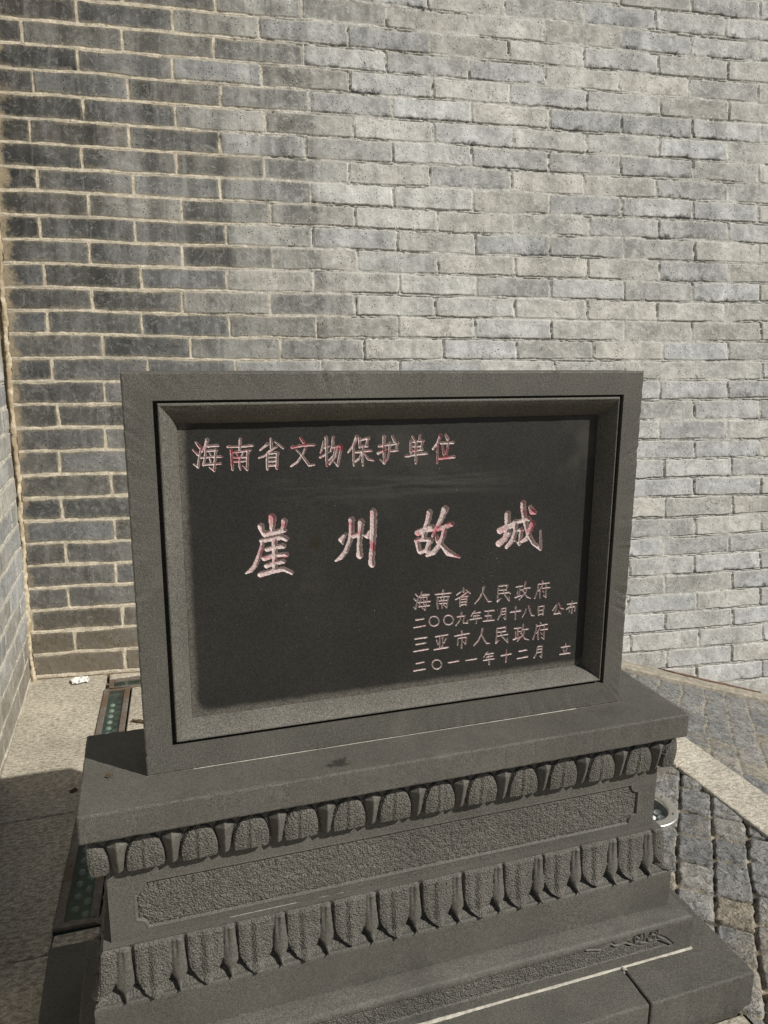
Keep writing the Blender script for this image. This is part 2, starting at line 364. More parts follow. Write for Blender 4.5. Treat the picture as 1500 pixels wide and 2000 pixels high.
# granite kerb
bm = bmesh.new()
for y0, y1 in ((-1.6, -.72), (-.72, .13), (.13, .64), (.64, 1.30), (1.30, 1.80)):
    prism(bm, [(1.737, y0 + G), (1.905, y0 + G), (1.905, y1 - G), (1.737, y1 - G)], -.14, .004, .007, 2)
struct(bm_link(bm, "kerb", MK))
# setts
def sett_field(x0, x1, y0, y1, step, zf, seed, ang=49.6, W=.097, L=.128, relief=1.0, hole=None):
    xs = np.arange(x0, x1 + step * .5, step); ys = np.arange(y0, y1 + step * .5, step); X, Y = np.meshgrid(xs, ys)
    a = math.radians(ang); U = X * math.cos(a) + Y * math.sin(a); Vv = X * math.sin(a) - Y * math.cos(a) - .0005
    Vv = Vv + (vn(U * 6, Vv * 6, seed) - .5) * .018
    v = (Vv - 1.019) / W; c = np.floor(v); fv = v - c
    uu = (U + h2(c, c * 0 + 7, seed) * L + (vn(U * 5, c * 3.3, seed + 3) - .5) * .03) / L
    # jittered cross joints
    k = np.floor(uu); fu = uu - k
    j0 = (h2(c, k, seed + 1) - .5) * .34; j1 = (h2(c, k + 1, seed + 1) - .5) * .34
    lo = fu < j0; hi = fu > 1 + j1
    k = np.where(lo, k - 1, np.where(hi, k + 1, k))
    fu = uu - k; j0 = (h2(c, k, seed + 1) - .5) * .34; j1 = (h2(c, k + 1, seed + 1) - .5) * .34
    du = np.minimum(fu - j0, 1 + j1 - fu) * L - .0022; dv = np.minimum(fv, 1 - fv) * W
    sd = -np.log(np.exp(-du * 330) + np.exp(-dv * 330)) / 330 - .0040 + (vn(X * 55, Y * 55, seed + 4) - .5) * .006
    r1 = h2(c, k, seed + 5); r2 = h2(c, k, seed + 6)
    top = sst(-.0025, .0030, sd) * .010 + .006 + sst(0, .05, sd) * .0008
    top = top + ((r1 - .5) * .006 + (fu - .5) * (r2 - .5) * .014 + (fv - .5) * (h2(c, k, seed + 9) - .5) * .012) * sst(0, .01, sd)
    top = top + fbm(X * 20, Y * 20, seed + 11, 2) * .005 * sst(-.004, .01, sd) + fbm(X * 60, Y * 60, seed + 12, 3) * .0045 - np.exp(-(fbm(X * 13, Y * 13, seed + 14, 2) / .02) ** 2) * .0028 * (r2 > .4)
    if hole: top = np.where(np.hypot(X - hole[0], Y - hole[1]) < hole[2] + .012, np.minimum(top, .016), top)
    Z = zf(X) - .020 + top * relief + (vn(X * 2.2, Y * 2.2, seed + 13) - .5) * .008
    F = grid_faces(*X.shape)
    if hole: F = F[~(np.hypot(X - hole[0], Y - hole[1]) < hole[2]).ravel()[F].all(1)]
    return raw_mesh(np.stack([X, Y, Z], -1).reshape(-1, 3), F, {'br': np.stack([sd, r1, r2], -1).reshape(-1, 3)})
struct(link("cobblestone_pavement", sett_field(1.21, 1.737, -.32, 1.95, 0.004, lambda x: 0 * x, 3, hole=(1.4707, .4664, .082)), MSE))
struct(link("cobblestone_ramp", sett_field(1.905, 4.4, -1.3, 1.75, .0065, lambda x: ramp_z(x) - .002, 9, W=.105, L=.15, relief=.55), MSR))
#---WALLS---
WE = np.array([0.99345089, -0.11425995, 0]); WNrm = np.array([-0.11321867, -0.98439733, 0.13469755]); WG = np.array([-.3, 2.045, 0.0])
WU = np.array([math.sin(.1145) * .1359, math.cos(.1145) * .1359, 1.0])
def brick_sheet(ss, zz, P0, E, Uv, Nn, z0, h, length, s_off, seed, mort, gapk):
    S, Z = np.meshgrid(ss, zz)
    wob = (vn(S * 1.7, Z * 4, seed) - .5) * .012 + (vn(S * 9, Z * 25, seed + 1) - .5) * .0055
    c = (z0 - Z + wob) / h; n = np.floor(c); fz = c - n
    ln = length
    shift = s_off + np.where(np.mod(n, 2) == 0, 0.0, ln * .5) + (h2(n, n * 0, seed + 2) - .5) * .028 - .0239 * (Z - .955)
    q = (S - shift + (vn(S * 30, Z * 30, seed + 3) - .5) * .004) / ln; k = np.floor(q); fq = q - k
    j0 = (h2(n, k, seed + 4) - .5) * .05; j1 = (h2(n, k + 1, seed + 4) - .5) * .05
    lo = fq < j0; hi = fq > 1 + j1; k = np.where(lo, k - 1, np.where(hi, k + 1, k)); fq = q - k
    j0 = (h2(n, k, seed + 4) - .5) * .05; j1 = (h2(n, k + 1, seed + 4) - .5) * .05
    mw = mort(S) * (.75 + .3 * h2(n, k, seed + 21))
    dx = np.minimum(fq - j0, 1 + j1 - fq) * ln - mw * .42; dz = np.minimum(fz, 1 - fz) * h - mw * .5
    sd = -np.log(np.exp(-dx * 520) + np.exp(-dz * 520)) / 520
    sd = sd + fbm(S * 45, Z * 45, seed + 5, 3) * .0055 + fbm(S * 14, Z * 14, seed + 15, 2) * .005
    r1 = h2(n, k, seed + 6); r2 = h2(n, k, seed + 7)
    gk = gapk(S)
    face = ((r1 - .5) * .0035 + (fz - .5) * (h2(n, k, seed + 8) - .5) * .006 + (fq - .5) * (h2(n, k, seed + 9) - .5) * .006) * (.45 + .55 * gk)
    face = face + (h2(n, 0 * n + 3, seed + 16) - .5) * .005 * gk + fbm(S * 15, Z * 26, seed + 10, 3) * .0032 + fbm(S * 75, Z * 75, seed + 14, 3) * .0014
    mor = -.0008 - .0008 * gk + fbm(S * 40, Z * 40, seed + 11, 4) * (.003 + .002 * gk)
    t = sst(-.0022, .0022, sd)
    d = mor * (1 - t) + face * t 
    # open cracks where the pointing has shrunk from the brick
    crk = np.exp(-((sd + .0014) / .0017) ** 2) * sst(.26, .5, vn(S * 6, Z * 14, seed + 12)) * (.08 + .92 * gk)
    d = d - crk * .0125
    P = np.asarray(P0) + S[..., None] * E + Z[..., None] * Uv + d[..., None] * Nn
    at = {'st': np.stack([S, Z, 0 * S], -1).reshape(-1, 3), 'br': np.stack([sd, r1, r2], -1).reshape(-1, 3),
          'bl': np.stack([fq, 1 - fz, 0 * S], -1).reshape(-1, 3)}
    return P, at
def lines(*segs):
    out = []
    for a, b, st in segs: out.append(np.arange(a, b, st))
    out.append(np.array([segs[-1][1]])); return np.concatenate(out)
ss = lines((-.26, 3.75, .0048), (3.75, 4.9, .02)); zz = lines((-1.0, -.52, .02), (-.52, 3.25, .0031), (3.25, 4.2, .02))
P, at = brick_sheet(ss, zz, WG, WE, WU, WNrm, 2.1904 + .655, .0977, .3815, .9259, 5,
                    lambda s: .0142 - .0022 * sst(.3, 1.6, s), lambda s: .18 + .78 * sst(.3, 1.5, s))
r, c = P.shape[:2]; V = P.reshape(-1, 3); F = grid_faces(r, c)
wall = thing("brick_wall", "weathered grey brick wall behind the stele, darker with cream joints at its left end", "wall", (1.5, 1.85, 0))
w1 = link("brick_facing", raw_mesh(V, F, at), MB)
bm = bmesh.new()      # body of the wall behind the facing
def corner(s, z, d): return tuple(WG + s * WE + z * WU - d * WNrm)
vs = [bm.verts.new(corner(s, z, d)) for d in (.03, .9) for z in (-1.0, 4.19) for s in (-.25, 4.9)]
for f in ((0, 1, 3, 2), (4, 6, 7, 5), (0, 4, 5, 1), (2, 3, 7, 6), (0, 2, 6, 4), (1, 5, 7, 3)): bm.faces.new([vs[i] for i in f])
w2 = bm_link(bm, "wall_core", MEA); adopt(wall, w1, w2)
# side wall on the left, square to it
LX = -.497
ss = lines((-2.13, -1.02, .0055), (-1.02, 1.2, .03)); zz = lines((-.1, 1.3, .0035), (1.3, 4.2, .03))
P, at = brick_sheet(ss, zz, (LX, 0, 0), np.array([0, -1.0, 0]), np.array([0, 0, 1.0]), np.array([1.0, 0, 0]), 2.845, .0977, .3815, .12, 23,
                    lambda s: .015 + 0 * s, lambda s: .6 + 0 * s)
swall = thing("brick_wall", "sunlit grey brick wall at the left edge, meeting the long wall in a mortared corner", "wall", (LX - .3, .6, 0))
w3 = link("brick_facing", raw_mesh(P.reshape(-1, 3), grid_faces(*P.shape[:2], flip=True), at), MBL)
bm = bmesh.new(); box(bm, LX - .7, LX - .02, -1.19, 2.7, -.1, 4.19); w4 = bm_link(bm, "wall_core", MEA); adopt(swall, w3, w4)
# mortar bead running up the corner
n = 700; zz = np.linspace(-.02, 3.2, n); th = np.linspace(0, 2 * math.pi, 11)
Z, T = np.meshgrid(zz, th, indexing='ij'); rad = .010 + fbm(Z * 24, T * 1.2, 41, 4) * .020
yc = WG[1] + .115 * (.3 + LX) * -1 * -1 * -1 + .1369 * Z
yc = 2.067 + .1365 * Z - .006
P = np.stack([LX + .004 + rad * np.cos(T) + (vn(Z * 7, 0 * Z, 8) - .5) * .008, yc + rad * np.sin(T), Z], -1)
MCM = mat_plain("corner_lime", (.46, .39, .275), .4, 60, .92, 0, (.30, .24, .155), .004)
w5 = link("corner_mortar", raw_mesh(P.reshape(-1, 3), grid_faces(n, 11)), MCM); adopt(swall, w5)
# strip along the foot of the wall on the ramp
def strip_pt(x, off, up):
    z = float(ramp_z(x)) + up; s = (x - WG[0]) / WE[0]
    y = WG[1] + s * WE[1] + .1359 * z - off; return (x, y, z)
acc = Acc(); xs = np.linspace(1.3, 4.3, 120); pr = [(-.01, -.05), (-.01, .010), (.055, .0115), (.060, .004), (.064, .010), (.112, .010), (.118, .004), (.120, -.05)]
P = np.array([[strip_pt(x, o + (vn(x * 9, j, 2) - .5) * .004, u + (vn(x * 6, j * 2, 5) - .5) * .005) for j, (o, u) in enumerate(pr)] for x in xs])
acc.grid(P, flip=True)
strip = link("edging_strip", acc.mesh(), MRS, smooth=False)
strip['label'] = "weathered grey strip along the wall foot on the sloping cobbles"; strip['category'] = "edging strip"
acc = Acc(); xr_ = np.linspace(2.50, 3.10, 60); K = []
for x in xr_:
    e = math.sin((x - 2.50) / .60 * math.pi) ** .5; row = []
    for j, o in enumerate(np.linspace(-.002, .028 * e * (.6 + .8 * float(vn(x * 25, 0, 4))) + .002, 6)):
        row.append(strip_pt(x, o, .0135 + (vn(x * 40, j * .7, 3)) * .004))
    K.append(row)
acc.grid(np.array(K), flip=True)
MRED = mat_plain("rust_dust", (.15, .085, .055), .35, 90, .95, bump=.003)
rust = link("rust_crust", acc.mesh(), MRED); adopt(strip, rust)
#---PEDESTAL---
B = .655
def rect(e, small=.03):
    yf = -(e - small); return (-e, 1 + e, yf, .096 - yf)
def ring(acc, prof, nt, disp=None, sides=(0, 1, 2, 3), small=.03, corner=None):
    """prof: list of (e, z). disp(side_length, s, v_index array) -> (outward displacement, attrs)"""
    for k in sides:
        rows = []; att = {}
        R = [rect(e, small) for e, z in prof]
        P = np.zeros((len(prof), nt, 3)); t = np.linspace(0, 1, nt)
        out = np.array([(0, -1, 0), (1, 0, 0), (0, 1, 0), (-1, 0, 0)][k], float)
        for i, (x0, x1, y0, y1) in enumerate(R):
            a, b = [((x0, y0), (x1, y0)), ((x1, y0), (x1, y1)), ((x1, y1), (x0, y1)), ((x0, y1), (x0, y0))][k]
            P[i, :, 0] = a[0] + (b[0] - a[0]) * t; P[i, :, 1] = a[1] + (b[1] - a[1]) * t; P[i, :, 2] = prof[i][1] + B
        if disp is not None:
            mid = R[len(R) // 2]
            along = P[..., 0] if k in (0, 2) else P[..., 1] - .048
            if k == 2: along = 1 - along
            if k == 3: along = -along
            d, att = disp(k, along, P[..., 2] - B)
            if corner is not None:      # both faces of a corner share one relief there and are mitred
                tg = np.array([(1, 0, 0), (0, 1, 0), (-1, 0, 0), (0, -1, 0)][k], float)
                Ln = np.linalg.norm(P[:, -1] - P[:, 0], axis=1)[:, None]; d0 = t[None] * Ln; d1 = (1 - t)[None] * Ln
                dc = np.asarray(corner)[:, None]; w0 = sst(.007, .0, d0); w1 = sst(.007, .0, d1)
                d = d * (1 - w0 - w1) + dc * (w0 + w1)
                P = P + (d * (sst(.03, 0, d1) - sst(.03, 0, d0)))[..., None] * tg
            P = P + d[..., None] * out
        acc.grid(P, **att)
def lid(acc, e, z, small=.03, up=True, **at):
    x0, x1, y0, y1 = rect(e, small); q = [(x0, y0, z + B), (x1, y0, z + B), (x1, y1, z + B), (x0, y1, z + B)]
    acc.quad(*(q if up else q[::-1]), **at)
ped = thing("stone_pedestal", "dark granite pedestal carved with two rows of lotus petals, carrying the stele", "pedestal", (.5, .048, 0))
# footing stones
bm = bmesh.new(); box(bm, -.243, .967, -.222, .318, -.03, .082, .004); wear(bm, .0013, 6); f1 = bm_link(bm, "footing_stone", MS)
bm = bmesh.new(); box(bm, .9715, 1.243, -.222, .318, -.03, .0815, .004); wear(bm, .0013, 7); f2 = bm_link(bm, "footing_stone", MS)
# base block with roll moulding and carved cloud band on the front
CLOUD = [(.55, -.5035), (.82, -.5035), (.875, -.505), (.895, -.509), (.911, -.5135), (.924, -.509), (.9365, -.505), (.944, -.512), (.956, -.515), (.967, -.513), (.975, -.5125), (.984, -.519), (.994, -.5225), (1.004, -.520), (1.017, -.524), (1.030, -.5275), (1.045, -.526), (1.062, -.5265), (1.094, -.547)]
cx_, cz_ = np.array(CLOUD).T
def cap_sd(X, Z, pts):
    """signed distance-like field of a stroke: list of (x, z, r)"""
    best = np.full(X.shape, -1e3)
    for (x0, z0, r0), (x1, z1, r1) in zip(pts[:-1], pts[1:]):
        dx, dz = x1 - x0, z1 - z0; L2 = dx * dx + dz * dz + 1e-12
        t = np.clip(((X - x0) * dx + (Z - z0) * dz) / L2, 0, 1)
        best = np.maximum(best, r0 + (r1 - r0) * t - np.hypot(X - x0 - t * dx, Z - z0 - t * dz))
    return best
def spiral(cx, cz, r, w, a0=0.0):
    return [(cx + r * (1 - .42 * k / 26) * math.cos(a0 + k * .36), cz + r * (1 - .42 * k / 26) * math.sin(a0 + k * .36), w) for k in range(27)]
RIB = [[(x, z, .0026) for x, z in CLOUD[2:]], [(1.060, -.519, .0028), (1.078, -.531, .0032), (1.098, -.5475, .0015)],
       spiral(1.006, -.508, .0125, .0022, 4.0), spiral(1.043, -.517, .0105, .0022, 3.0), spiral(1.047, -.506, .0075, .0018, 1.0), [(1.004, -.508, .003), (1.008, -.509, .003)]]
def cloud_disp(k, s, z):
    d = 0 * s; tex = 0 * s
    if k == 0:
        sm = np.where(s < .5, 1 - s, s)
        top = np.interp(sm, cx_, cz_)
        ins = np.minimum(top - z, z + .5465); ins = np.where(sm > 1.094, -.01, ins)
        tex = sst(-.001, .002, ins)
        d = -tex * .0022 + tex * fbm(s * 150, z * 150, 4, 2) * .0022
        rb = np.full(s.shape, -1.0)
        for pts in RIB: rb = np.maximum(rb, cap_sd(sm, z, pts))
        d = d - sst(-.0040, -.0012, rb) * .0034 * (1 - sst(-.0008, .0006, rb)) + sst(-.0008, .0014, rb) * .0016
        tex = tex * (1 - sst(-.002, 0, rb))
    return d, {'tex': tex}
acc = Acc()
roll = [(.1135, -.4785), (.120, -.4795), (.130, -.4825), (.138, -.4860)] + [(.142 + .010 * math.sin(a), -.4985 + .0115 * math.cos(a)) for a in np.linspace(.25, math.pi / 2, 8)]
ring(acc, roll, 60, lambda k, s, z: (fbm(s * 9, z * 9, 2) * .0012, {'tex': 0 * s}))
zf = np.linspace(-.4985, -.573, 62)
ring(acc, [(.152, z) for z in zf], 900, cloud_disp)
lid(acc, .1135, -.4785, tex=np.zeros((2, 2)))
base = link("base_block", acc.mesh(), MT)
# plain block above it
acc = Acc(); pz = [(.109, -.3905), (.1112, -.3912), (.1125, -.393)] + [(.1125, z) for z in np.linspace(-.40, -.479, 8)]
ring(acc, pz, 40, lambda k, s, z: (fbm(s * 6, z * 6, 3 + k) * .0016, {'tex': 0 * s})); lid(acc, .109, -.3905, tex=np.zeros((2, 2)))
plinth = link("plinth_block", acc.mesh(), MT)
# lotus bands
PS = .0926
def petal_coord(k, s):
    q = (s - (-.0555 if k in (0, 2) else 0.0)) / PS if k in (0, 2) else s / PS + .5
    i = np.round(q); p = q - i              # narrow petal centres at integers
    j = np.floor(q); w = q - j - .5         # wide petal centres midway
    return p * PS, w * PS, i + 31 * k, j + 31 * k
def lower_disp(k, s, z):
    v = (z + .3925) / .1035               # 0 bottom .. 1 top
    p, w, i, j = petal_coord(k, s)
    p = p + (h2(i, i * 0, 51) - .5) * .004; jz = (h2(j, j * 0, 52) - .5) * .06
    d = 0 * s
    # wide hanging petal: pointed foot, soft keel that lifts off the ledge
    w = w - .0010
    hwid = .0318 * np.sqrt(np.clip(1 - np.clip((.44 - v + jz) / .40, 0, 1) ** 1.7, 0, 1)) + .0008
    hw = np.where(v > .03, hwid, 0); e = hw - np.abs(w)
    lift = .0060 + .0085 * np.clip(1 - v, 0, 1) ** 1.3 + .0040 * np.exp(-((w - .002) / .009) ** 2) * np.clip(1.15 - v, 0, 1) - .0022 * np.exp(-((w + .008) / .006) ** 2) + .0018 * np.clip(e / .01, 0, 1)
    fade = 1 - sst(.90, .99, v)
    dw = sst(-.0005, .0011, e) * lift * fade
    # narrow petal between, rounded front, pointed foot standing off the ledge
    hn = np.interp(v, [.015, .26, .36, .6, .92, .97], [0, .0148, .0150, .0124, .0096, .006]); en = hn - np.abs(p)
    rid = np.sqrt(np.clip(1 - (np.abs(p) / np.maximum(hn, 1e-4)) ** 1.6, 0, 1))
    dn = sst(-.0005, .0008, en) * (.0050 + .0052 * rid + .0135 * np.clip(.80 - v, 0, 1) * (.35 + .65 * rid) - .0022 * np.exp(-((p + .004) / .003) ** 2) * sst(.3, .8, v)) * (1 - sst(.92, .985, v))
    web = .0058 * sst(.22, .40, v) * (w > 0) * (p < 0) * fade
    d = np.maximum(np.maximum(dw, dn), web); tex = np.where(dn > dw, 0.0, 1.0) * (1 - sst(.94, .99, v))
    d = d + fbm(s * 130, z * 130, 5, 2) * .0010 * tex + fbm(s * 30, z * 30, 6, 3) * .0018
    return d, {'tex': tex * .9}
acc = Acc(); vz = np.linspace(0, 1, 78)
def low_e(v):          # v: 0 bottom (ledge) -> 1 top
    return .0885 + .0195 * np.clip(1 - v / .16, 0, 1) ** 1.3 + .0035 * np.clip((v - .85) / .15, 0, 1) ** 2 - .0
ring(acc, [(float(low_e(1 - a)), -.289 - .1035 * a) for a in vz], 760, lower_disp, corner=[(.0065 + .007 * a) * float(sst(0, .09, a)) * float(sst(1.0, .93, a)) for a in vz])
lid(acc, float(low_e(1.0)), -.289, tex=np.zeros((2, 2)))
low = link("lower_lotus_band", acc.mesh(), MT)
def upper_disp(k, s, z):
    v = (z + .1345) / .080                # 0 bottom .. 1 top
    p, w, i, j = petal_coord(k, s)
    p = p + (h2(i, i * 0, 61) - .5) * .004; jz = (h2(j, j * 0, 62) - .5) * .07
    w = w + .0006
    aw = np.abs(w); up_ = np.clip((v - .22 + jz) / .64, 0, 1)
    hw = .0324 * np.sqrt(np.clip(1 - up_ ** 1.9, 0, 1)); hw = np.maximum(hw, np.clip(.96 - v, 0, 1) * .035 * (v > .8))
    hw = hw - .0012 * np.clip(.12 - v, 0, .12) / .12; e = hw - aw
    hn = np.interp(v, [0.0, .05, .45, .70, .92], [.0080, .0092, .0128, .0172, 0]); en = hn - np.abs(p)
    rid = np.clip(1 - np.abs(p) / np.maximum(hn, 1e-4), 0, 1)
    bgd = .0052 * sst(.0, .10, v)
    gr = np.maximum(np.exp(-((e + .0013) / .0016) ** 2), .8 * np.exp(-((en + .0012) / .0014) ** 2))
    dw = .0098 + .0016 * np.clip(e / .012, 0, 1) + .0014 * np.exp(-(w / .004) ** 2) - .0012 * np.exp(-((w + .006) / .004) ** 2)
    top = np.interp(v, [0, .70, .95], [.45, 1.0, .35])
    dn = .0050 + .0125 * rid * top + .0030 * v
    iw = sst(-.0007, .0009, e); jn = sst(-.0005, .0007, en)
    d = bgd * (1 - gr) * (1 - iw) + dw * iw; d = d * (1 - jn) + np.maximum(dn, 0) * jn; tex = 1.0 - jn
    d = d + fbm(s * 130, z * 130, 15, 2) * .0010 * tex + fbm(s * 30, z * 30, 16, 3) * .0016
    return d, {'tex': tex * .9}
acc = Acc(); vz = np.linspace(0, 1, 64)
ring(acc, [(.0895 + .0045 * math.sin(a * math.pi), -.0535 - .081 * a) for a in vz], 760, upper_disp, corner=[.0098 * float(sst(0, .12, a)) for a in vz])
# lower lip turned under towards the waist
def lip(k, s, z):
    d, a = upper_disp(k, s, np.full(s.shape, -.1345)); t = np.linspace(1, 0, s.shape[0])[:, None]; return d * t, a
ring(acc, [(.0895 - .014 * a, -.1345 + .003 * a) for a in np.linspace(0, 1, 8)], 760, lip, corner=list(.0098 * np.linspace(1, 0, 8)))
upp = link("upper_lotus_band", acc.mesh(), MT)
# waist with a tooled panel let into each face
def inset(k, s, z):
    c, hl = (.5, .531) if k in (0, 2) else (0.0, .085)
    a = hl - np.abs(s - c); b = .0455 - np.abs(z + .2265); ins = np.minimum(a, b)
    ins = np.minimum(ins, np.hypot(np.maximum(a, 0), np.maximum(b, 0)) - .019)        # scooped corners
    t = sst(-.0004, .0010, ins); gr = np.exp(-((ins - .0012) / .0013) ** 2); rm = np.exp(-((ins + .0022) / .0016) ** 2)
    return -t * .0030 - gr * .0022 + rm * .0007 + t * fbm(s * 150, z * 150, 25 + k, 2) * .0030 + fbm(s * 7, z * 7, 26) * .0010, {'tex': sst(.0, .003, ins)}
acc = Acc(); ring(acc, [(.078, z) for z in np.linspace(-.128, -.2895, 110)], 800, inset)
waist = link("waist_block", acc.mesh(), MT)
# cap slab
bm = bmesh.new(); box(bm, -.113, 1.113, -.0935, .1905, B - .0535, B, .0035); wear(bm, .0011, 5); cap = bm_link(bm, "cap_slab", MS)
# lime joints
def bead(pts, r, seed, name, wid=1.0):
    P = []; acc = Acc(); L = 0; prev = None
    for (a, b) in zip(pts[:-1], pts[1:]):
        a = np.array(a, float); b = np.array(b, float); n = max(6, int(np.linalg.norm(b - a) / .004))
        for t in np.linspace(0, 1, n, endpoint=False): P.append(a + (b - a) * t)
    P.append(np.array(pts[-1], float)); P = np.array(P); n = len(P)
    tg = np.gradient(P, axis=0); tg /= np.linalg.norm(tg, axis=1)[:, None] + 1e-9
    u = np.cross(tg, (0, 0, 1.0)); u /= np.linalg.norm(u, axis=1)[:, None] + 1e-9; w = np.cross(u, tg)
    th = np.linspace(0, 2 * math.pi, 8); s = np.arange(n) * .004
    rr = r * (.75 + 1.3 * vn(s * 22, 0 * s, seed) * vn(s * 5, 0 * s + 3, seed + 1) + .35 * vn(s * 120, 0 * s, seed + 2)) * np.where(vn(s * 4, 0 * s + 9, seed + 5) > .62 * wid, .25 + .75 * (wid > 1.2), 1)
    Q = P[:, None, :] + rr[:, None, None] * (np.cos(th)[None, :, None] * u[:, None, :] * 1.2 + np.sin(th)[None, :, None] * w[:, None, :] * .8)
    acc.grid(Q); return link(name, acc.mesh(), MMO)
def rect_path(e, z, small=.03, front_only=False):
    x0, x1, y0, y1 = rect(e, small); z += B
    return [(x0, y1, z), (x0, y0, z), (x1, y0, z), (x1, y1, z)]
j1 = bead(rect_path(.1525, -.5725), .0027, 3, "mortar_joint", 1.3)
j2 = bead(rect_path(.0785, -.2895), .0007, 13, "mortar_joint", .75)
j4 = bead([(.9695, -.118, B - .5725), (.9695, -.135, B - .573)], .0040, 31, "mortar_joint", 2.0)
adopt(ped, f1, f2, base, plinth, low, upp, waist, cap, j1, j2, j4)
#---STELE---
stele = thing("memorial_stele", "dark granite stele with a moulded frame and carved Chinese inscription, standing on the pedestal", "stele", (.5, .048, B))
H = .7213; PD = .037
PX0, PX1, PZ0, PZ1 = .087, .923, .0845, .6325
def loops(acc, prof, jit=0.0):
    """prof: list of (x0,x1,z0,z1,y) nested rectangles, swept round the four sides"""
    n = 220; t = np.linspace(0, 1, n)
    for k in range(4):
        P = np.zeros((len(prof), n, 3))
        for i, (x0, x1, z0, z1, y) in enumerate(prof):
            a, b = [((x0, z0), (x1, z0)), ((x1, z0), (x1, z1)), ((x1, z1), (x0, z1)), ((x0, z1), (x0, z0))][k]
            P[i, :, 0] = a[0] + (b[0] - a[0]) * t; P[i, :, 2] = a[1] + (b[1] - a[1]) * t + B; P[i, :, 1] = y
            if jit: P[i, 1:-1, 1] += (vn(t[1:-1] * 40, k * 7 + i * 0, 77) - .5) * jit
        acc.grid(P, flip=False)
def rc(d, y): return (d, 1 - d, d, H - d, y)
acc = Acc(); ch = .003
loops(acc, [rc(0, .096), rc(0, ch)]); loops(acc, [rc(0, ch), rc(.0009, .0009), rc(ch, 0)])
so = (.0478, .9555, .0512, .6752); 
def rr(a, b, f, y): return tuple(a[i] + (b[i] - a[i]) * f for i in range(4)) + (y,)
si = (.0545, .9470, .0580, .6705)
loops(acc, [rc(ch, 0), so + (0.0,)]); loops(acc, [so + (0.0,), so + (.020,)]); loops(acc, [so + (.02,), si + (.02,)]); loops(acc, [si + (.02,), si + (.002,)])
acc.quad((0, .096, B), (0, .096, B + H), (1, .096, B + H), (1, .096, B))
for V_ in acc.V:      # nicked outer arrises
    X, Y, Zz = V_[:, 0].copy(), V_[:, 1].copy(), V_[:, 2] - B
    eg = np.minimum(np.minimum(X, 1 - X), np.minimum(Zz, H - Zz)); u = X * 1.0 + Zz * 1.31
    chip = np.maximum(vn(u * 22, X * 0 + 2, 91) - .78, 0) * 5 * np.maximum(vn(u * 80, X * 0 + 5, 92) - .25, 0)
    q = (vn(u * 75, X * 0, 93) - .5) * .0010 + chip * .0032
    m_ = (eg < .0035) & (Y < .0045)
    V_[:, 1] += np.where(m_, q, 0)
    V_[:, 0] += np.where(m_ & (np.minimum(X, 1 - X) < .0035), q * .7 * np.where(X < .5, 1, -1), 0)
frame = link("frame", acc.mesh(), MS, smooth=False)
acc = Acc(); pn = (PX0, PX1, PZ0, PZ1); m_ = []
loops(acc, [si + (.002,), rr(si, pn, .05, -.0005), rr(si, pn, .12, .0005)])
loops(acc, [rr(si, pn, .12 + .88 * f, .0005 + (PD + .0003) * (.62 * f + .38 * f ** 2.4 if f < 1 else 1)) for f in np.linspace(0, 1, 14)], .0012)
mould = link("moulding", acc.mesh(), MC); 
